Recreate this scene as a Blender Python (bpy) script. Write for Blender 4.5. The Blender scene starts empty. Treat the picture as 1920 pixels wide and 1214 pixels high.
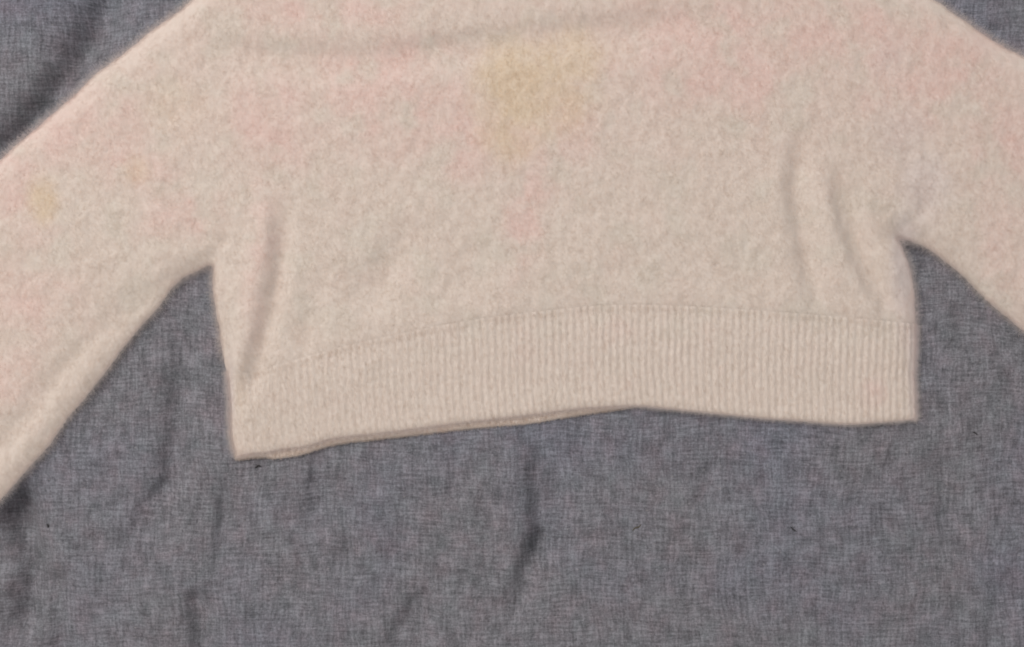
import bpy, math
import numpy as np
from mathutils import Vector

# ------------------------------------------------------------------ scale
# layout is measured in "cloth units" (u): 1 u = 0.375 mm, origin at the frame centre
S = 0.72 / 1920.0
CX, CY = 960.0, 607.0
sc = bpy.context.scene
rng = np.random.default_rng(7)

# ------------------------------------------------------------------ camera
CAM_H = 0.95
cam_data = bpy.data.cameras.new("camera")
cam = bpy.data.objects.new("camera", cam_data)
sc.collection.objects.link(cam)
cam.location = (0, 0, CAM_H)
cam.rotation_euler = (0, 0, 0)
cam_data.sensor_width = 36
cam_data.lens = 36 * CAM_H / 0.72
cam_data.clip_start = 0.01
cam_data.clip_end = 50
sc.camera = cam

# ------------------------------------------------------------------ light (indoor room light)
world = bpy.data.worlds.new("World")
sc.world = world
world.use_nodes = True
world.node_tree.nodes["Background"].inputs[0].default_value = (1.0, 0.95, 0.92, 1)
world.node_tree.nodes["Background"].inputs[1].default_value = 0.48

def area_lamp(name, loc, target, size, energy, col):
    d = bpy.data.lights.new(name, 'AREA')
    d.shape = 'DISK'; d.size = size; d.energy = energy; d.color = col
    o = bpy.data.objects.new(name, d)
    sc.collection.objects.link(o)
    o.location = loc
    o.rotation_euler = (Vector(target) - Vector(loc)).to_track_quat('-Z', 'Y').to_euler()
    return o
area_lamp("room_lamp", (-1.35, 1.35, 2.45), (0.05, -0.10, 0), 1.45, 64.0, (1.0, 0.95, 0.90))
sc.view_settings.view_transform = 'Standard'
sc.view_settings.look = 'None'
sc.view_settings.exposure = 0
sc.view_settings.gamma = 1
sc.cycles.filter_width = 2.0
sc.cycles.max_bounces = 6
sc.cycles.diffuse_bounces = 4

# ------------------------------------------------------------------ noise and curve helpers
def _hash(ix, iy, seed):
    n = (ix.astype(np.int64) * 374761393 + iy.astype(np.int64) * 668265263 + seed * 2147483647 + 1013904223)
    n = (n ^ (n >> 13)) * 1274126177
    n = n & 0x7fffffff
    n = (n ^ (n >> 16)) * 73244475
    return (n & 0xffffff) / float(0xffffff)

def vnoise(x, y, seed=0):
    ix, iy = np.floor(x), np.floor(y)
    fx, fy = x - ix, y - iy
    fx = fx * fx * fx * (fx * (fx * 6 - 15) + 10); fy = fy * fy * fy * (fy * (fy * 6 - 15) + 10)
    gx_, gy_ = x - ix, y - iy
    def g(i, j):
        a = _hash(ix + i, iy + j, seed) * 2 * np.pi
        return np.cos(a) * (gx_ - i) + np.sin(a) * (gy_ - j)
    a, b, c, d = g(0, 0), g(1, 0), g(0, 1), g(1, 1)
    return .5 + .75 * ((a + (b - a) * fx) * (1 - fy) + (c + (d - c) * fx) * fy)

def fbm(x, y, size, seed=0, octaves=3, ax=1.0, ay=1.0):
    """-1..1 noise with features about `size` units across"""
    v = 0; amp = 1; tot = 0
    a = 0.5 + seed
    for k in range(octaves):
        f = 2 ** k / size
        ca, sa = math.cos(a + k), math.sin(a + k)
        if ax != 1.0 or ay != 1.0: ca, sa = math.cos(.15 * (k + 1)), math.sin(.15 * (k + 1))
        X = (x * ca - y * sa) * f / ax; Y = (x * sa + y * ca) * f / ay
        v = v + amp * (vnoise(X + 17.3 * seed, Y - 9.1 * seed, seed * 13 + k) * 2 - 1)
        tot += amp; amp *= 0.5
    return v / tot

def smooth(t):
    t = np.clip(t, 0, 1); return t * t * (3 - 2 * t)

def catmull(pts, n=6, closed=False):
    P = np.array(pts, float)
    m = len(P); out = []
    segs = m if closed else m - 1
    for i in range(segs):
        if closed: p0, p1, p2, p3 = P[(i-1) % m], P[i], P[(i+1) % m], P[(i+2) % m]
        else: p0, p1, p2, p3 = P[max(i-1, 0)], P[i], P[i+1], P[min(i+2, m-1)]
        for k in range(n):
            t = k / n
            out.append(0.5 * ((2*p1) + (-p0+p2)*t + (2*p0-5*p1+4*p2-p3)*t*t + (-p0+3*p1-3*p2+p3)*t**3))
    if not closed: out.append(P[-1])
    return np.array(out)

def line_dist(x, y, line, margin=150):
    """signed distance (+ on the left-hand side when walking down the line in picture sense) and 0..1 position"""
    L = np.asarray(line, float)
    x = np.asarray(x, float); y = np.asarray(y, float)
    sh = x.shape; x = x.ravel(); y = y.ravel()
    best = np.full(x.shape, 1e9); sgn = np.ones(x.shape); tt = np.zeros(x.shape)
    lo = L.min(0) - margin; hi = L.max(0) + margin
    sel = np.where((x > lo[0]) & (x < hi[0]) & (y > lo[1]) & (y < hi[1]))[0]
    if len(sel):
        X = x[sel]; Y = y[sel]; b = best[sel]; s = sgn[sel]; t_ = tt[sel]
        seg = np.linalg.norm(np.diff(L, axis=0), axis=1); cum = np.concatenate([[0], np.cumsum(seg)]); tot = cum[-1]
        for i in range(len(L) - 1):
            a, d = L[i], L[i+1] - L[i]
            q = np.clip(((X - a[0]) * d[0] + (Y - a[1]) * d[1]) / (d @ d + 1e-9), 0, 1)
            ex = X - a[0] - q * d[0]; ey = Y - a[1] - q * d[1]
            dd = np.hypot(ex, ey); m = dd < b
            b[m] = dd[m]; s[m] = np.where((d[0] * ey - d[1] * ex)[m] > 0, 1, -1); t_[m] = (cum[i] + q[m] * seg[i]) / tot
        best[sel] = b; sgn[sel] = s; tt[sel] = t_
    return best.reshape(sh), sgn.reshape(sh), tt.reshape(sh)

def poly_sdf(x, y, poly):
    """+ inside"""
    P = np.asarray(poly, float)
    sh = np.shape(x); x = np.ravel(x).astype(float); y = np.ravel(y).astype(float)
    d2 = np.full(x.shape, 1e18); inside = np.zeros(x.shape, bool)
    n = len(P)
    for i in range(n):
        a, b = P[i], P[(i+1) % n]; d = b - a
        q = np.clip(((x - a[0]) * d[0] + (y - a[1]) * d[1]) / (d @ d + 1e-9), 0, 1)
        e = (x - a[0] - q * d[0]) ** 2 + (y - a[1] - q * d[1]) ** 2
        np.minimum(d2, e, out=d2)
        if a[1] != b[1]:
            c = ((a[1] > y) != (b[1] > y)) & (x < (b[0] - a[0]) * (y - a[1]) / (b[1] - a[1]) + a[0])
            inside ^= c
    r = np.sqrt(d2); r[~inside] *= -1
    return r.reshape(sh)

def fold(x, y, pts, width, depth, skew=0.0, taper=0.25):
    """a crease: valley (depth > 0). skew > 0 makes the + side steep, the - side a broad roll"""
    L = catmull(pts, 5)
    d, s, t = line_dist(x, y, L, margin=width * 5)
    env = smooth(t / taper) * smooth((1 - t) / taper) if taper > 0 else 1.0
    w = width * np.where(s > 0, 1 - 0.5 * skew, 1 + 0.5 * skew)
    v = -depth * np.exp(-(d / w) ** 2)
    v = np.where(d > 1e8, 0, v)
    return v * env

def ridge_step(x, y, pts, wide, sharp, height, side=1, taper=0.3):
    """cloth rolled over itself: rises slowly on one side and drops sharply on the other"""
    L = catmull(pts, 5)
    d, s, t = line_dist(x, y, L, margin=wide * 4)
    env = smooth(t / taper) * smooth((1 - t) / taper)
    sd = d * s * side            # + : the rolled side
    v = np.where(sd > 0, np.exp(-(sd / wide) ** 2), np.exp(-(sd / sharp) ** 2))
    return np.where(d > 1e8, 0, height * v * env)

def new_mesh(name, verts, faces, mat, parent=None, attrs=None):
    """verts in units (x right, y down, height up)"""
    me = bpy.data.meshes.new(name)
    V = np.empty((len(verts), 3)); V[:, 0] = (verts[:, 0] - CX) * S; V[:, 1] = (CY - verts[:, 1]) * S; V[:, 2] = verts[:, 2] * S
    F = np.asarray(faces, np.int32)
    me.vertices.add(len(V)); me.vertices.foreach_set("co", V.astype(np.float32).ravel())
    me.loops.add(F.size); me.loops.foreach_set("vertex_index", F.ravel())
    me.polygons.add(len(F)); me.polygons.foreach_set("loop_start", np.arange(0, F.size, F.shape[1], dtype=np.int32))
    me.polygons.foreach_set("use_smooth", np.ones(len(F), bool))
    me.update(calc_edges=True); me.validate()
    for k, a in (attrs or {}).items():
        at = me.attributes.new(k, 'FLOAT', 'POINT'); at.data.foreach_set("value", a.astype(np.float32))
    me.materials.append(mat)
    o = bpy.data.objects.new(name, me); sc.collection.objects.link(o)
    if parent: o.parent = parent
    return o

def hair(name, roots, p1, p2, tips, r0, mat, parent, attrs):
    n = len(roots)
    cu = bpy.data.hair_curves.new(name)
    cu.add_curves([4] * n)
    P = np.stack([roots, p1, p2, tips], 1).reshape(-1, 3)
    Q = np.empty_like(P); Q[:, 0] = (P[:, 0] - CX) * S; Q[:, 1] = (CY - P[:, 1]) * S; Q[:, 2] = P[:, 2] * S
    cu.position_data.foreach_set("vector", Q.astype(np.float32).ravel())
    rad = cu.attributes.get("radius") or cu.attributes.new("radius", 'FLOAT', 'POINT')
    rr = np.tile(np.array([1, .95, .75, .3]), n) * np.repeat(r0, 4) * S
    rad.data.foreach_set("value", rr.astype(np.float32))
    for k, a in attrs.items():
        at = cu.attributes.new(k, 'FLOAT', 'POINT'); at.data.foreach_set("value", np.repeat(a, 4).astype(np.float32))
    cu.materials.append(mat)
    o = bpy.data.objects.new(name, cu); sc.collection.objects.link(o); o.parent = parent
    o["kind"] = "stuff"
    return o

# ------------------------------------------------------------------ materials
class NT:
    def __init__(s, name):
        s.m = bpy.data.materials.new(name); s.m.use_nodes = True; s.t = s.m.node_tree
        s.b = s.t.nodes["Principled BSDF"]
    def n(s, kind, **kw):
        o = s.t.nodes.new(kind)
        for k, v in kw.items(): setattr(o, k, v)
        return o
    def l(s, a, b): s.t.links.new(a, b)
    def math(s, op, a, b=None, clamp=False):
        o = s.n("ShaderNodeMath", operation=op, use_clamp=clamp)
        for i, v in enumerate((a, b)):
            if v is None: continue
            if hasattr(v, "is_linked") or hasattr(v, "links"): s.l(v, o.inputs[i])
            else: o.inputs[i].default_value = v
        return o.outputs[0]
    def noise(s, vec, scale, detail=2, rough=.5, mul=(1, 1, 1)):
        mp = s.n("ShaderNodeMapping"); mp.inputs["Scale"].default_value = mul; s.l(vec, mp.inputs[0])
        o = s.n("ShaderNodeTexNoise"); o.inputs["Scale"].default_value = scale
        o.inputs["Detail"].default_value = detail; o.inputs["Roughness"].default_value = rough
        s.l(mp.outputs[0], o.inputs["Vector"]); return o.outputs[0]
    def ramp(s, v, stops):
        r = s.n("ShaderNodeValToRGB"); s.l(v, r.inputs[0])
        el = r.color_ramp.elements
        while len(el) < len(stops): el.new(0.5)
        for e, (p, c) in zip(el, stops):
            e.position = p; e.color = (c, c, c, 1) if isinstance(c, (int, float)) else (*c, 1)
        return r.outputs[0]
    def mix(s, f, a, b, mode='MIX'):
        o = s.n("ShaderNodeMix", data_type='RGBA', blend_type=mode)
        for i, v in ((0, f), (6, a), (7, b)):
            if isinstance(v, (int, float)): o.inputs[i].default_value = v
            elif isinstance(v, tuple): o.inputs[i].default_value = (*v, 1)
            else: s.l(v, o.inputs[i])
        return o.outputs[2]

CREAM = (0.678, 0.602, 0.546)
PINK = (0.702, 0.566, 0.522)
GREY = (0.648, 0.598, 0.538)
YELL = (0.672, 0.566, 0.450)
LILAC = (0.640, 0.572, 0.560)

def knit_material(name, fur, pale=1.0):
    k = NT(name)
    tc = k.n("ShaderNodeTexCoord").outputs["Object"]
    pa = k.n("ShaderNodeAttribute", attribute_name="pink").outputs["Fac"]
    ya = k.n("ShaderNodeAttribute", attribute_name="stain").outputs["Fac"]
    ga = k.n("ShaderNodeAttribute", attribute_name="grey").outputs["Fac"]
    la = k.n("ShaderNodeAttribute", attribute_name="lilac").outputs["Fac"]
    c = k.mix(pa, CREAM, PINK)
    c = k.mix(ga, c, GREY)
    c = k.mix(la, c, LILAC)
    c = k.mix(ya, c, YELL)
    if pale > 1: c = k.mix(.7, c, (.70, .665, .665))
    if fur:
        va = k.n("ShaderNodeAttribute", attribute_name="tone").outputs["Fac"]
        c = k.mix(1.0, c, k.ramp(va, [(0, 1.10 * pale), (1, 1.18 * pale)]), 'MULTIPLY')
    else:
        v = k.noise(tc, 260, 3, .6)
        c = k.mix(1.0, c, k.ramp(v, [(.3, 0.965), (.7, 1.01)]), 'MULTIPLY')
        b = k.n("ShaderNodeBump"); b.inputs["Strength"].default_value = .12; b.inputs["Distance"].default_value = .0006
        k.l(k.noise(tc, 420, 3, .6), b.inputs["Height"]); k.l(b.outputs[0], k.b.inputs["Normal"])
    k.l(c, k.b.inputs["Base Color"])
    k.b.inputs["Roughness"].default_value = 1.0
    k.b.inputs["Specular IOR Level"].default_value = 0.1
    if fur:
        tr = k.n("ShaderNodeBsdfTranslucent"); k.l(c, tr.inputs[0])
        ms = k.n("ShaderNodeMixShader"); ms.inputs[0].default_value = .6
        k.l(k.b.outputs[0], ms.inputs[1]); k.l(tr.outputs[0], ms.inputs[2])
        k.l(ms.outputs[0], k.t.nodes["Material Output"].inputs[0])
    if not fur:
        k.b.inputs["Sheen Weight"].default_value = .15
    return k.m

def cloth_material():
    k = NT("chambray_weave")
    tc = k.n("ShaderNodeTexCoord").outputs["Object"]
    # gentle waviness of the threads
    dn = k.n("ShaderNodeTexNoise"); dn.inputs["Scale"].default_value = 14; dn.inputs["Detail"].default_value = 1
    k.l(tc, dn.inputs["Vector"])
    sub = k.n("ShaderNodeVectorMath", operation='SUBTRACT'); k.l(dn.outputs["Color"], sub.inputs[0]); sub.inputs[1].default_value = (.5, .5, .5)
    scl = k.n("ShaderNodeVectorMath", operation='SCALE'); k.l(sub.outputs[0], scl.inputs[0]); scl.inputs["Scale"].default_value = .012
    add = k.n("ShaderNodeVectorMath", operation='ADD'); k.l(tc, add.inputs[0]); k.l(scl.outputs[0], add.inputs[1])
    v = add.outputs[0]
    warp = k.noise(v, 1, 3, .6, (520, 62, 1))
    weft = k.noise(v, 1, 3, .6, (60, 620, 1))
    warp2 = k.noise(v, 1, 1, .5, (1400, 420, 1))
    weft2 = k.noise(v, 1, 1, .5, (420, 1400, 1))
    patch = k.noise(v, 1, 3, .6, (95, 65, 1))
    grain = k.noise(v, 1600, 1, .5)
    def term(x, w): return k.math('MULTIPLY', k.math('SUBTRACT', x, .5), w)
    s = term(warp, .85)
    for x, w in ((weft, .85), (warp2, .6), (weft2, .6), (patch, .6), (grain, .45)):
        s = k.math('ADD', s, term(x, w))
    s = k.math('ADD', s, .5)
    tone = k.ramp(s, [(.18, .088), (.5, .166), (.82, .275)])
    hue = k.noise(v, 1, 3, .65, (55, 42, 1))
    tint = k.ramp(hue, [(.28, (.95, .995, 1.10)), (.5, (.985, .972, 1.09)), (.72, (1.05, .95, 1.07))])
    c = k.mix(1.0, tone, tint, 'MULTIPLY')
    blue = k.noise(v, 7, 2, .5)
    c = k.mix(k.ramp(blue, [(.45, 0.0), (.75, .6)]), c, k.mix(1.0, c, (.92, .98, 1.14), 'MULTIPLY'))
    # sparse dark neps caught in the yarn
    nep = k.noise(v, 1, 1, .5, (520, 260, 1))
    c = k.mix(k.ramp(nep, [(.68, 0.0), (.77, .6)]), c, (.05, .048, .055))
    nep2 = k.noise(v, 1, 1, .5, (350, 760, 1))
    c = k.mix(k.ramp(nep2, [(.69, 0.0), (.80, .5)]), c, (.38, .36, .37))
    k.l(c, k.b.inputs["Base Color"])
    k.b.inputs["Roughness"].default_value = .95
    k.b.inputs["Specular IOR Level"].default_value = .15
    k.b.inputs["Sheen Weight"].default_value = .1
    b = k.n("ShaderNodeBump"); b.inputs["Strength"].default_value = .35; b.inputs["Distance"].default_value = .0005
    k.l(s, b.inputs["Height"]); k.l(b.outputs[0], k.b.inputs["Normal"])
    return k.m

M_KNIT = knit_material("brushed_knit", False)
M_FUR = knit_material("brushed_yarn_fibres", True)
M_HALO = knit_material("pale_loose_fibres", True, 1.08)
M_CLOTH = cloth_material()
def flat_mat(name, col):
    k = NT(name); tc = k.n("ShaderNodeTexCoord").outputs["Object"]
    k.l(k.ramp(k.noise(tc, 2500, 2), [(.3, tuple(.7 * x for x in col)), (.7, col)]), k.b.inputs["Base Color"])
    k.b.inputs["Roughness"].default_value = .9; return k.m
M_LINT = flat_mat("dark_lint", (.022, .02, .022))
M_LINT2 = flat_mat("olive_lint", (.09, .075, .035))

# ------------------------------------------------------------------ the cloth
def cloth_h(x, y):
    h = 6.0 * fbm(x, y, 420, 3, 2) + 2.4 * fbm(x, y, 110, 5, 2, 1.0, 2.2) + .45 * fbm(x, y, 30, 8, 2, .8, 1.8)
    def F(p, w, dp, taper=.25): return fold(x, y, p, w * 1.6, dp * 3.4, .35, taper)
    h += F([(205,-80),(188,0),(165,60),(118,140),(75,200),(38,245),(-5,280),(-80,320)], 22, 11, taper=.12)
    h += F([(170,-60),(150,40),(100,130)], 40, 5)
    h += F([(346,540),(340,680),(335,740),(322,850),(312,930),(300,1050)], 18, 6.5, taper=.4)
    h += F([(322,880),(290,930),(268,955),(258,1010)], 10, 3.5, taper=.3)
    h += F([(240,975),(245,1060),(235,1120)], 22, 2.5, taper=.3)
    h += F([(436,840),(420,950),(412,1010),(404,1120)], 11, 5.5, taper=.45)
    h += F([(378,900),(372,1010),(362,1080)], 9, 1.6, taper=.3)
    h += F([(24,880),(24,950),(38,1020),(52,1080),(46,1150),(30,1215)], 20, 11, taper=.2)
    h += F([(-5,900),(0,1000),(-10,1100)], 30, 6, taper=.3)
    h += F([(98,1060),(105,1140),(110,1260)], 14, 6, taper=.2)
    h += F([(355,1100),(368,1150),(378,1260)], 14, 7, taper=.2)
    h += F([(1006,800),(1008,920),(1016,990),(1008,1030),(984,1090),(960,1190)], 16, 9.5, taper=.38)
    h += F([(1014,990),(1010,1022),(996,1050)], 8, 3, taper=.3)
    h += F([(820,1112),(788,1130),(765,1160),(745,1215),(735,1300)], 15, 4.5, taper=.2)
    h += F([(583,830),(588,890),(594,960),(600,1030)], 15, 5, taper=.45)
    h += F([(660,1000),(648,1040),(640,1090)], 12, 2.5, taper=.3)
    h += F([(855,830),(850,900),(846,960)], 11, 2.2, taper=.3)
    h += F([(735,960),(728,1040),(720,1100)], 13, 2.0, taper=.3)
    h += F([(1765,820),(1772,900),(1785,980),(1800,1030)], 18, 4, taper=.3)
    h += F([(1895,1070),(1880,1120),(1865,1180),(1860,1260)], 16, 3, taper=.25)
    h += F([(1665,500),(1700,470),(1760,480)], 22, 3, taper=.2)
    h -= F([(1680,800),(1662,838),(1650,880)], 3.5, 2.2, taper=.3)
    h -= F([(578,846),(577,880),(572,910)], 4, 2.0, taper=.3)
    h += F([(1640,1040),(1760,1030),(1900,1055)], 12, 1.6, taper=.3)
    h += F([(130,560),(200,780),(190,900)], 30, 1.2, taper=.3)
    h += F([(1340,840),(1330,920),(1338,1000)], 14, 1.6, taper=.3)
    # strain lines fanning out under the hem
    h += F([(700,830),(692,880),(696,940)], 9, 1.6, taper=.3)
    h += F([(1090,800),(1075,850),(1040,900)], 12, 2.0, taper=.3)
    return h - 2.0

def grid_faces(ny, nx):
    a = np.arange(ny * nx).reshape(ny, nx)
    return np.stack([a[:-1, :-1], a[1:, :-1], a[1:, 1:], a[:-1, 1:]], -1).reshape(-1, 4)

def axis(lo, hi, a, b, fine, coarse):
    return np.concatenate([np.arange(lo, a, coarse), np.arange(a, b, fine), np.arange(b, hi + 1, coarse)])

gx = axis(-1600, 3520, -120, 2040, 4, 40); gy = axis(-1300, 2600, -120, 1340, 4, 40)
X, Y = np.meshgrid(gx, gy)
Zc = cloth_h(X, Y)
cloth = new_mesh("cloth", np.stack([X, Y, Zc], -1).reshape(-1, 3), grid_faces(*X.shape), M_CLOTH)
so = cloth.modifiers.new("thickness", 'SOLIDIFY'); so.thickness = .0006; so.offset = -1
cloth["label"] = "blue grey chambray cloth with soft creases, spread flat under the cream sweater"
cloth["category"] = "cloth"

# ------------------------------------------------------------------ the sweater: outline
upper = [(-640,880),(-420,655),(-260,515),(-120,400),(0,303),(17,287),(58,252),(101,214),(144,177),(182,140),
         (219,113),(254,86),(288,57),(332,27),(362,0),(430,-50),(540,-118),(680,-170),(800,-190),(960,-176),(1120,-190),(1260,-170),
         (1420,-120),(1600,-60),(1745,0),(1780,24),(1815,46),(1855,75),(1890,95),(1920,110),(2050,178),(2240,300),(2460,490),(2700,740)]
right_cuff = [(2590,850),(2480,960)]
r_under = [(2360,990),(2190,850),(2050,730),(1970,664),(1920,622),(1893,600),(1862,575),(1833,547),(1804,519),(1771,490),(1738,465),(1706,452),(1682,447)]
r_side = [(1692,470),(1702,495),(1709,528),(1713,565),(1716,614),(1715,663),(1713,705),(1715,745),(1716,787),(1716,1000)]
l_side = [(446,1000),(444,857),(438,840),(433,810),(432,763),(428,712),(419,664),(412,618),(404,565),(400,530),(399,499)]
l_under = [(388,500),(368,510),(345,521),(322,543),(300,574),(268,608),(236,647),(205,688),(165,741),(130,782),(99,827),(64,867),(30,906),(0,940),(-60,1010),(-190,1150),(-330,1290)]
left_cuff = [(-450,1190),(-560,1060)]
def chain(*cs): return np.concatenate([catmull(c, 3)[:-1] if i < len(cs) - 1 else catmull(c, 3) for i, c in enumerate(cs)])
outline = np.concatenate([catmull(upper, 3), catmull(right_cuff, 2), catmull(r_under, 3), catmull(r_side, 3),
                          catmull(l_side, 3), catmull(l_under, 3), catmull(left_cuff, 2)])

TOP = catmull([(415,700),(470,700),(560,676),(640,654),(740,631),(850,609),(1000,588),(1150,575),(1300,578),(1480,590),(1600,600),(1730,612)], 6)
BOT = catmull([(430,860),(444,857),(466,852),(499,849),(532,843),(574,838),(598,831),(622,824),(664,818),(700,815),(790,804),(855,795),(920,788),(990,780),(1065,770),
               (1120,765),(1190,762),(1230,765),(1280,770),(1330,775),(1380,780),(1440,786),(1500,790),(1560,795),(1600,796),(1640,793),(1680,790),(1716,786),(1730,785)], 4)
BACK = catmull([(430,864),(444,862),(492,858),(519,861),(556,856),(580,849),(614,838),(647,831),(700,825),(790,815),(880,805),(990,796),(1065,783),(1115,775),(1160,768),(1195,762),(1230,764)], 4)
top_y = lambda x: np.interp(x, TOP[:, 0], TOP[:, 1])
bot_y = lambda x: np.interp(x, BOT[:, 0], BOT[:, 1])
back_y = lambda x: np.interp(x, BACK[:, 0], BACK[:, 1])

# surface height of the sweater without its hem ribs; d = distance in from the outline
def sweater_h(x, y, d, mottle=1.0):
    t = np.clip(d / 46.0, 0, 1)
    h = 5 + 17 * np.sin(t * np.pi / 2) ** .9
    inside = smooth(d / 26)
    g = 2.6 * fbm(x, y, 240, 11, 2) + 1.6 * fbm(x, y, 90, 12, 2)
    F = lambda *a, **k: fold(x, y, *a, **k)
    # left fold, rolled toward the right
    g += ridge_step(x, y, [(519,340),(517,400),(518,450),(508,520),(494,590),(474,665),(452,745),(446,790)], 50, 17, 12, side=1, taper=.25)
    g += ridge_step(x, y, [(1486,250),(1474,320),(1474,390),(1484,450),(1496,510),(1514,575),(1528,620)], 55, 18, 7, side=1, taper=.3)
    g += ridge_step(x, y, [(1545,300),(1566,370),(1580,430),(1602,490),(1630,540),(1662,592),(1676,640)], 34, 17, 13, side=1, taper=.3)
    g += F([(526,350),(527,420),(524,480),(513,545),(497,610),(478,680),(458,750),(450,790)], 20, 16, skew=.2, taper=.25)
    g += F([(600,500),(590,580),(572,640),(566,700)], 26, 5, taper=.3)
    g += F([(790,400),(745,480),(700,540),(660,600)], 34, 8, taper=.3)
    g += F([(905,440),(880,520),(860,580)], 36, 4, taper=.3)
    # right folds
    g += F([(1508,215),(1490,300),(1484,370),(1496,440),(1506,500),(1522,560),(1540,615)], 23, 13, skew=.3, taper=.3)
    g += F([(1548,290),(1570,370),(1586,430),(1606,485),(1632,535),(1665,590),(1680,640)], 23, 24, skew=.3, taper=.3)
    g -= F([(1530,320),(1545,420),(1565,500),(1600,570)], 16, 2.5, taper=.3)
    g += F([(1668,400),(1655,440),(1640,480)], 16, 2.5, taper=.3)
    # armhole seams
    g += F([(1625,225),(1665,275),(1705,325),(1735,370),(1722,405),(1690,447)], 26, 4, taper=.3)
    g += F([(1740,370),(1712,408),(1690,430),(1676,450)], 12, 2.0, taper=.25)
    g += F([(330,300),(360,380),(385,450),(401,500)], 20, 2.4, taper=.25)
    g += F([(440,440),(412,465),(398,505)], 12, 4, taper=.3)
    # the fold across the chest
    g += ridge_step(x, y, [(380,60),(520,96),(680,100),(840,84),(980,60),(1160,40),(1320,22),(1480,20)], 60, 40, 2, side=-1, taper=.2)
    g += F([(330,85),(520,108),(680,112),(840,94),(980,72),(1160,56),(1400,30)], 34, 10, skew=-.5, taper=.2)
    # sleeves
    g += F([(330,500),(265,560),(205,615),(150,668),(95,735),(35,805),(-50,905),(-150,1010)], 27, 9, taper=.15)
    g += F([(300,480),(210,540),(120,640),(30,740)], 28, 2.2, taper=.3)
    g += F([(1740,430),(1810,470),(1880,528),(1960,590),(2100,700)], 14, 2.0, taper=.2)
    if mottle:
        fade = 1 - .75 * smooth((y - top_y(x) + 20) / 30) * ((x > 400) & (x < 1730))
        g = g + mottle * fade * (2.3 * fbm(x, y, 22, 21, 2, .85, 1.25) + .45 * fbm(x, y, 9, 22, 2))
    # blousing just above the hem
    yy = top_y(x) - y
    g = g + 0.3 * np.exp(-((yy - 22) / 22) ** 2) * ((x > 380) & (x < 1740))
    return np.maximum(h + g * inside, 3.0)

def blobs(x, y, lst, seed):
    v = np.zeros(np.shape(x))
    for bx, by, rx, ry, a in lst:
        wob = 1 + .35 * fbm(x, y, 70, seed, 3)
        q = np.hypot((x - bx) / rx, (y - by) / ry) / wob
        v = np.maximum(v, a * (1 - smooth((q - .25) / 1.05)))
    return v

def tints(x, y):
    m = .5 + .5 * fbm(x, y, 60, 31, 3)
    pink = blobs(x, y, [(620,40,200,60,.6),(740,170,150,140,.8),(870,260,120,90,.7),(520,240,90,110,.75),(985,340,60,170,.9),(1070,230,70,90,.6),
                        (1330,90,200,110,.85),(1380,150,110,70,.8),(1560,60,160,90,.7),(1740,140,160,110,.8),(1880,300,90,160,.6),(1900,480,90,110,.55),
                        (120,240,130,80,.85),(30,340,70,80,.8),(230,270,60,80,.7),(290,330,60,50,.7),(350,400,90,60,.7),(60,560,120,110,.6),(30,700,80,80,.5),
                        (500,430,40,160,.55),(480,560,30,90,.5),(1700,560,30,90,.3),(980,640,30,40,.3),(1630,740,30,30,.45),(1150,620,60,30,.15),(60,440,60,50,.5)], 41)
    pink = np.clip(.95 * pink * (.55 + .75 * smooth((m - .3) / .4)), 0, 1) + .12 * smooth((m - .55) / .2)
    grey = .55 * smooth((.5 + .5 * fbm(x, y, 75, 51, 3) - .48) / .25)
    grey = grey * (1 - .7 * smooth((y - 560) / 120)) + blobs(x, y, [(740,220,40,50,.5),(860,60,120,40,.5),(650,75,150,35,.6),(1340,240,80,40,.3)], 52) * .6
    stain = blobs(x, y, [(980,165,100,110,1.0),(1065,115,95,65,.65),(1035,195,95,65,.6),(950,250,60,70,.65),(90,375,34,52,.8),(262,322,30,32,.4),(335,200,70,60,.2),(455,740,14,50,.15)], 61)
    stain = stain * (.80 + .50 * smooth((.5 + .5 * fbm(x, y, 34, 62, 3) - .25) / .4))
    lilac = blobs(x, y, [(1728,350,55,80,.5),(1690,260,60,70,.3),(1690,500,34,120,.7),(1712,620,16,200,.6),(1660,110,40,40,.2),(434,745,10,60,.5)], 71)
    pink = np.clip(pink + .26 * smooth((430 - y) / 260), 0, 1)
    return dict(pink=np.clip(pink, 0, 1), grey=np.clip(grey, 0, 1), stain=np.clip(stain, 0, 1), lilac=np.clip(lilac, 0, 1))

# ------------------------------------------------------------------ the sweater: height grid
STEP = 4.0
sx = np.arange(-720, 2780, STEP); sy = np.arange(-240, 1340, STEP)
GX, GY = np.meshgrid(sx, sy)
D = poly_sdf(GX, GY, outline)
D = D + 1.6 * fbm(GX, GY, 18, 81, 2) + 1.2 * fbm(GX, GY, 60, 82, 1)     # uneven brushed edge
D = D * 1.0
gyD, gxD = np.gradient(D, STEP)
gn = np.hypot(gxD, gyD) + 1e-6
PX = GX.copy(); PY = GY.copy()
out = D < 0
PX[out] += (-D * gxD / gn ** 2)[out]; PY[out] += (-D * gyD / gn ** 2)[out]
near = D > -7
H = np.full(D.shape, 0.0)
H[near] = sweater_h(PX[near], PY[near], np.maximum(D[near], 0))

cellmin = np.minimum.reduce([D[:-1, :-1], D[1:, :-1], D[1:, 1:], D[:-1, 1:]])
cellmax = np.maximum.reduce([D[:-1, :-1], D[1:, :-1], D[1:, 1:], D[:-1, 1:]])
cx = (GX[:-1, :-1] + STEP / 2); cy = (GY[:-1, :-1] + STEP / 2)
inside_cell = (cellmax > 0) & (cellmin > -6.5)
in_hem_x = (cx > 380) & (cx < 1760)
below = in_hem_x & (cy > 520) & (cy > top_y(cx) + 13)
inside_cell &= ~below
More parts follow.
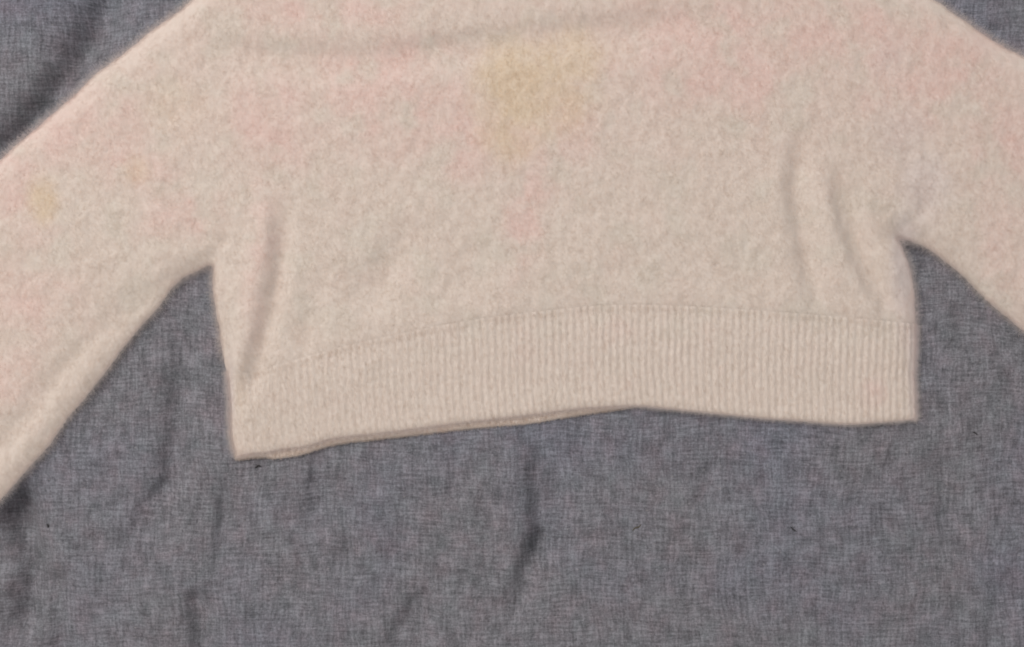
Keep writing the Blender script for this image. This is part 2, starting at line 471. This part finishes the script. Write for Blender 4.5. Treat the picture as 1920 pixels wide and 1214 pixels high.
# the cloth of the body dives under the hem band
dive = 8 * np.log1p(np.exp(np.clip((GY - top_y(GX) - 4) / 8, -20, 7))) * ((GX > 380) & (GX < 1760) & (GY > 520))
H = H - dive * np.interp(GX, [430, 900], [.22, .42])

# which panel a cell belongs to: sleeve seams run from the neck side to each armpit
def seam_l(y): return np.interp(y, [-240, 60, 300, 500], [560, 380, 345, 399])
def seam_r(y): return np.interp(y, [-240, 60, 220, 330, 447], [1430, 1560, 1622, 1706, 1682])
left_cell = (cx < seam_l(cy)) & (cy < 510) | (cx < 399) & (cy >= 505) | (cx < seam_l(cy)) & (cy < 506)
right_cell = (cx > seam_r(cy)) & (cy < 448) | (cy >= 446) & (cx > 1682 + np.clip((cy - 446), 0, 400) * 0.95)
right_cell = right_cell & ~left_cell
body_cell = ~(left_cell | right_cell)

root = bpy.data.objects.new("sweater", None); sc.collection.objects.link(root)
root["label"] = "cropped cream fluffy knit sweater with ribbed hem and yellowish stain, lying on the grey cloth"
root["category"] = "sweater"

idx = np.arange(GX.size).reshape(GX.shape)
quads_all = np.stack([idx[:-1, :-1], idx[1:, :-1], idx[1:, 1:], idx[:-1, 1:]], -1)
V_all = np.stack([PX, PY, H], -1).reshape(-1, 3)
zc_out = cloth_h(V_all[:, 0], V_all[:, 1]) if False else None

def panel(name, mask):
    q = quads_all[mask & inside_cell].reshape(-1, 4)
    used, inv = np.unique(q, return_inverse=True)
    q = inv.reshape(-1, 4)
    V = V_all[used]
    # turned-under rim on every open border edge that lies on the outline
    e = np.concatenate([q[:, [0, 1]], q[:, [1, 2]], q[:, [2, 3]], q[:, [3, 0]]])
    key = e[:, 0].astype(np.int64) * 10_000_000 + e[:, 1]; rkey = e[:, 1].astype(np.int64) * 10_000_000 + e[:, 0]
    bd = e[~np.isin(key, rkey)]
    Dv = D.ravel()[used]
    onrim = Dv < .5
    bd = bd[onrim[bd[:, 0]] & onrim[bd[:, 1]]]
    bv = np.unique(bd)
    gx_ = (gxD / gn).ravel()[used[bv]]; gy_ = (gyD / gn).ravel()[used[bv]]
    rim1 = V[bv].copy(); rim1[:, 2] -= 2.5
    rim1[:, 0] -= .3 * gx_; rim1[:, 1] -= .3 * gy_
    rim2 = V[bv].copy(); rim2[:, 0] += 4 * gx_; rim2[:, 1] += 4 * gy_; rim2[:, 2] -= 9
    n0 = len(V); m = len(bv)
    look = -np.ones(n0, int); look[bv] = np.arange(m)
    a, b = look[bd[:, 0]], look[bd[:, 1]]
    f1 = np.stack([bd[:, 1], bd[:, 0], n0 + a, n0 + b], 1)
    f2 = np.stack([n0 + b, n0 + a, n0 + m + a, n0 + m + b], 1)
    V = np.concatenate([V, rim1, rim2]); q = np.concatenate([q, f1, f2])
    return new_mesh(name, V, q, M_KNIT, root, tints(V[:, 0], V[:, 1]))

body = panel("front_panel", body_cell)
sleeve_a = panel("sleeve", left_cell)
sleeve_b = panel("sleeve", right_cell)

# ------------------------------------------------------------------ ribbed hem
NR = 96
def hem_xy(u, v):
    yl = 700 + v * 157; yr = 606 + v * 180
    xl = np.interp(yl, [664, 712, 763, 810, 840, 857], [419, 428, 432, 433, 438, 444])
    xr = np.interp(yr, [600, 614, 663, 705, 745, 787], [1715.5, 1716, 1715, 1713, 1715, 1716])
    jig = 1.3 * fbm(u * 1290, v * 150, 14, 91, 2) * (1 - v * .4)
    x = xl + u * (xr - xl)
    y = (top_y(x) - 3) * (1 - v) + bot_y(x) * v
    side = np.minimum(u, 1 - u) * (xr - xl)
    x = x + np.where(side < 6, jig, 0)
    return x, y, side
def hem_h(u, v, x, y, side, rib=1.0):
    h = sweater_h(x, y, side, 0)
    db = (1 - v) * (bot_y(x) - top_y(x))
    t = np.clip(db / 16, 0, 1)
    h = h - 0.8 * smooth((y - top_y(x)) / 12) * np.clip(side / 20, 0, 1)
    low = 8.5
    edge = np.sqrt(np.clip(1 - (1 - t) ** 2, 0, 1))
    flat = 4 + (low - 4) * np.sqrt(np.clip(1 - (1 - np.clip(side / 22, 0, 1)) ** 2, 0, 1))
    thin = smooth(1 - v)                     # the band thins toward the edge
    h = flat + (h - flat) * (.35 + .65 * thin)
    h = 6.0 + (h - 6.0) * edge
    wob = .12 * fbm(x, y, 60, 95, 2)
    ph = (u * NR + wob) * 2 * math.pi
    c = .5 + .5 * np.cos(ph)
    wt = np.interp(u, [0, .12, .4], [.45, .6, 1]) * np.clip(side / 14, 0, 1) * (.55 + .45 * edge) * (.8 + .3 * fbm(x, y, 80, 96, 2))
    r = (c ** .9) * 2.0 - 1.1
    st = .9 * fbm(x, y, 6.5, 97, 2, 1.0, 2.2) + .9 * fbm(x, y, 28, 98, 2, .8, 1.6)
    return h + (r * rib * wt + st * np.clip(side / 10, 0, 1))
nu, nv = NR * 9 + 1, 84
U, Vv = np.meshgrid(np.linspace(0, 1, nu), np.linspace(0, 1, nv))
hx, hy, hs = hem_xy(U, Vv)
HH = hem_h(U, Vv, hx, hy, hs)
rows = [np.stack([hx, hy, HH], -1)]
# rounded lower edge turned under
last = np.stack([hx[-1], hy[-1], HH[-1]], -1)
r1 = last.copy(); r1[:, 1] += .6; r1[:, 2] -= 2.2
r2 = last.copy(); r2[:, 1] -= 3; r2[:, 2] -= 5.5
r3 = last.copy(); r3[:, 1] -= 14; r3[:, 2] -= 6.0
hv = np.concatenate([rows[0].reshape(-1, 3), r1, r2, r3])
hf = grid_faces(nv + 3, nu)
hem = new_mesh("ribbed_hem", hv, hf, M_KNIT, root, tints(hv[:, 0], hv[:, 1]))
# side skirts of the hem
for side_i, off in ((0, 1), (nu - 1, -1)):
    a = np.stack([hx[:, side_i], hy[:, side_i], HH[:, side_i]], -1)
    b = a.copy(); b[:, 0] += 4 * off; b[:, 2] = -4
    vv = np.concatenate([a, b]).reshape(2, nv, 3).transpose(1, 0, 2).reshape(-1, 3)
    o = new_mesh("side_seam", vv, grid_faces(nv, 2), M_KNIT, hem, tints(vv[:, 0], vv[:, 1]))

# the back of the hem peeping out below the front
bu = np.linspace(0, 1, 560); bw = np.linspace(0, 1, 18)
BU, BW = np.meshgrid(bu, bw)
bx = 441 + BU * (1204 - 441)
by = (bot_y(bx) - 30) * (1 - BW) + (back_y(bx)) * BW
bd_ = (back_y(bx) - by)
bh = -1.0 + 6.6 * np.sqrt(np.clip(1 - (1 - np.clip(bd_ / 9, 0, 1)) ** 2, 0, 1)) + .5 * np.cos(bx / 13.4 * 2 * math.pi) * np.clip(bd_ / 8, 0, 1) + .4 * fbm(bx, by, 9, 99, 2)
bh = np.minimum(bh, 6.0)
bv_ = np.stack([bx, by, bh], -1)
skirt = bv_[-1].copy(); skirt[:, 2] -= 4; skirt[:, 1] -= 1.5
bvv = np.concatenate([bv_.reshape(-1, 3), skirt])
back = new_mesh("back_hem", bvv, grid_faces(19, 560), M_KNIT, root, tints(bvv[:, 0], bvv[:, 1]))

# ------------------------------------------------------------------ brushed fibres
def grid_sample(A, x, y):
    fx = np.clip((x - sx[0]) / STEP, 0, len(sx) - 2.001); fy = np.clip((y - sy[0]) / STEP, 0, len(sy) - 2.001)
    ix = fx.astype(int); iy = fy.astype(int); fx -= ix; fy -= iy
    return (A[iy, ix] * (1 - fx) + A[iy, ix+1] * fx) * (1 - fy) + (A[iy+1, ix] * (1 - fx) + A[iy+1, ix+1] * fx) * fy

def fibres(name, x, y, h, parent, length, lift, ang, clump, radius, spread=.7, mat=None):
    n = len(x)
    L = length * (.55 + .9 * rng.random(n))
    a = ang + spread * rng.standard_normal(n)
    el = np.clip(lift + .18 * rng.standard_normal(n), .05, 1.3)
    dx, dy, dz = np.cos(a) * np.cos(el), np.sin(a) * np.cos(el), np.sin(el)
    # bunch into tufts
    cs = 13.0
    rx, ry = x * .94 - y * .34, x * .34 + y * .94
    bi, bj = np.floor(rx / cs), np.floor(ry / cs)
    best = np.full(n, 1e9); ci = bi.copy(); cj = bj.copy(); tcx = x.copy(); tcy = y.copy()
    for i in (-1, 0, 1):
        for j in (-1, 0, 1):
            qx = (bi + i + _hash(bi + i, bj + j, 5)) * cs; qy = (bj + j + _hash(bi + i, bj + j, 6)) * cs
            dd = (qx - rx) ** 2 + (qy - ry) ** 2; m = dd < best
            best[m] = dd[m]; ci[m] = (bi + i)[m]; cj[m] = (bj + j)[m]
            wx, wy = qx * .94 + qy * .34, -qx * .34 + qy * .94
            tcx[m] = wx[m]; tcy[m] = wy[m]
    tx = x + dx * L; ty = y + dy * L
    ta = np.pi * .5 + 2.2 * (_hash(ci, cj, 7) - .5)
    gx_, gy_ = tcx + np.cos(ta) * length * .7, tcy + np.sin(ta) * length * .7
    k = clump
    tx = tx + k * (gx_ - tx); ty = ty + k * (gy_ - ty)
    tz = h + dz * L * .8
    R = np.stack([x, y, h - .8], 1); T = np.stack([tx, ty, tz], 1)
    bend = rng.standard_normal((n, 3)) * (L * .10)[:, None]
    p1 = R + (T - R) * .33 + bend; p1[:, 2] += L * .10
    p2 = R + (T - R) * .68 - bend * .6; p2[:, 2] += L * .12
    t = tints(x, y)
    t["tone"] = np.clip(.5 + .20 * rng.standard_normal(n) + .35 * (_hash(ci, cj, 8) - .5), 0, 1)
    return hair(name, R, p1, p2, T, radius * (.7 + .6 * rng.random(n)), mat or M_FUR, parent, t)

N = 430000
fx_ = rng.uniform(-60, 1980, N); fy_ = rng.uniform(-60, 1060, N)
fd = grid_sample(D, fx_, fy_)
ok = (fd > 1.0) & ~((fx_ > 380) & (fx_ < 1760) & (fy_ > 520) & (fy_ > top_y(fx_) + 4) & (fx_ > 405)) & ~((fx_ > 425) & (fx_ < 1760) & (fy_ > 700))
fx_, fy_, fd = fx_[ok], fy_[ok], fd[ok]
fh = grid_sample(H, fx_, fy_)
# direction: combed downward, swirling; pushed outward beside an edge
gX = grid_sample(gxD, fx_, fy_); gY = grid_sample(gyD, fx_, fy_)
base = np.pi / 2 + 1.5 * fbm(fx_, fy_, 55, 101, 2)
w = np.clip(1 - fd / 16, 0, 1) * .6
vx = np.cos(base) * (1 - w) - gX * w; vy = np.sin(base) * (1 - w) - gY * w
ang = np.arctan2(vy, vx)
lm = (fx_ < seam_l(fy_)) & (fy_ < 506) | (fx_ < 399) & (fy_ >= 505)
rm = ((fx_ > seam_r(fy_)) & (fy_ < 448) | (fy_ >= 446) & (fx_ > 1682 + np.clip(fy_ - 446, 0, 400) * .95)) & ~lm
for m_, par in ((lm, sleeve_a), (rm, sleeve_b), (~(lm | rm), body)):
    fibres("fuzz", fx_[m_], fy_[m_], fh[m_], par, 12, .08, ang[m_], .02, .062, spread=.8)

# loose halo of longer fibres along the brushed outline
Ne = 52000
ex, ey = rng.uniform(-60, 1980, 40 * Ne), rng.uniform(-60, 1060, 40 * Ne)
ed = grid_sample(D, ex, ey)
k_ = (ed > .5) & (ed < 9) & ~((ex > 425) & (ex < 1740) & (ey > 620))
ex, ey, ed = ex[k_][:Ne], ey[k_][:Ne], ed[k_][:Ne]
eg = np.arctan2(-grid_sample(gyD, ex, ey), -grid_sample(gxD, ex, ey))
for par, m_ in ((sleeve_a, ex < 399), (sleeve_b, (ex > 1682) & ~((ey > 447) & (ex < 1722))), (body, (ex >= 399) & ((ex <= 1682) | ((ey > 447) & (ex < 1722))))):
    fibres("loose_fuzz", ex[m_], ey[m_], grid_sample(H, ex[m_], ey[m_]) * .8, par, 15, .10, eg[m_], 0.0, .055, spread=.85, mat=M_HALO)

# fibres on the hem: short, along the ribs
Nh = 50000
u = rng.random(Nh); v = rng.random(Nh)
x_, y_, s_ = hem_xy(u, v)
h_ = hem_h(u, v, x_, y_, s_)
a_ = np.full(Nh, np.pi / 2) + .15 * fbm(x_, y_, 60, 103, 2)
a_ = np.where(s_ < 7, np.where(u < .5, np.pi * .8, np.pi * .2), a_)
near_b = (bot_y(x_) - y_) < 8
L_ = np.where(near_b, 3.5, 7.5)
fibres("fuzz", x_, y_, h_, hem, L_, .12, a_, 0.0, .08, spread=.3)

ns = 7000
u = np.where(rng.random(ns) < .5, rng.uniform(0, .006, ns), rng.uniform(.994, 1, ns)); v = rng.random(ns)
x_, y_, s_ = hem_xy(u, v)
fibres("loose_fuzz", x_, y_, hem_h(u, v, x_, y_, s_) * .8, hem, 12, .1, np.where(u < .5, np.pi, 0) + .5, 0.0, .055, spread=.7, mat=M_HALO)
ns = 16000
u = rng.random(ns); v = rng.uniform(.96, 1, ns)
x_, y_, s_ = hem_xy(u, v)
fibres("loose_fuzz", x_, y_, hem_h(u, v, x_, y_, s_) * .9, hem, 8, .05, np.full(ns, np.pi / 2), 0.0, .05, spread=.5, mat=M_HALO)
nb = 7000
u = rng.random(nb); w_ = rng.random(nb)
x_ = 441 + u * (1200 - 441); y_ = back_y(x_) - 1 - w_ * 26
y_ = np.where(y_ > bot_y(x_) - 12, y_, back_y(x_) - 1)
h_ = -1.0 + 6.6 * np.sqrt(np.clip(1 - (1 - np.clip((back_y(x_) - y_) / 9, 0, 1)) ** 2, 0, 1))
fibres("fuzz", x_, y_, h_, back, np.where(back_y(x_) - y_ < 6, 3.5, 6.0), .2, np.full(nb, np.pi / 2), 0.0, .22, spread=.5)

# ------------------------------------------------------------------ lint on the cloth
def lint(pts, r, mat, label):
    P = catmull(pts, 4); n = len(P); k = 6
    vs = []
    for i, (x, y) in enumerate(P):
        t = P[min(i+1, n-1)] - P[max(i-1, 0)]; t /= np.linalg.norm(t) + 1e-9
        nx, ny = -t[1], t[0]
        rr = r * (.35 + .65 * math.sin(math.pi * (i + .6) / (n + .2)))
        z = float(cloth_h(np.array([x]), np.array([y]))[0]) + r * .9
        for j in range(k):
            a = 2 * math.pi * j / k
            vs.append((x + nx * rr * math.cos(a), y + ny * rr * math.cos(a), z + rr * math.sin(a)))
    fs = [(i*k+j, i*k+(j+1) % k, (i+1)*k+(j+1) % k, (i+1)*k+j) for i in range(n-1) for j in range(k)]
    o = new_mesh("lint", np.array(vs), fs, mat)
    o["label"] = label; o["category"] = "lint"; o["group"] = "specks of lint on the cloth"
lint([(1482,988),(1486,992),(1490,995),(1493,996)], 1.1, M_LINT, "thin black slanting thread of lint on the open cloth right of centre, below the hem")
lint([(478,878),(484,874),(489,875)], 1.6, M_LINT, "small dark speck of lint just below the left corner of the ribbed hem")
lint([(1825,811),(1829,812),(1833,816)], 1.2, M_LINT, "small dark speck of lint on the cloth right of the right hem corner")
lint([(1186,996),(1190,991),(1197,989),(1202,984)], 1.0, M_LINT2, "short olive brown thread of lint on the cloth below the middle of the hem")
lint([(86,984),(88,987),(88,991)], 1.5, M_LINT, "small dark speck of lint on the cloth below the left sleeve")
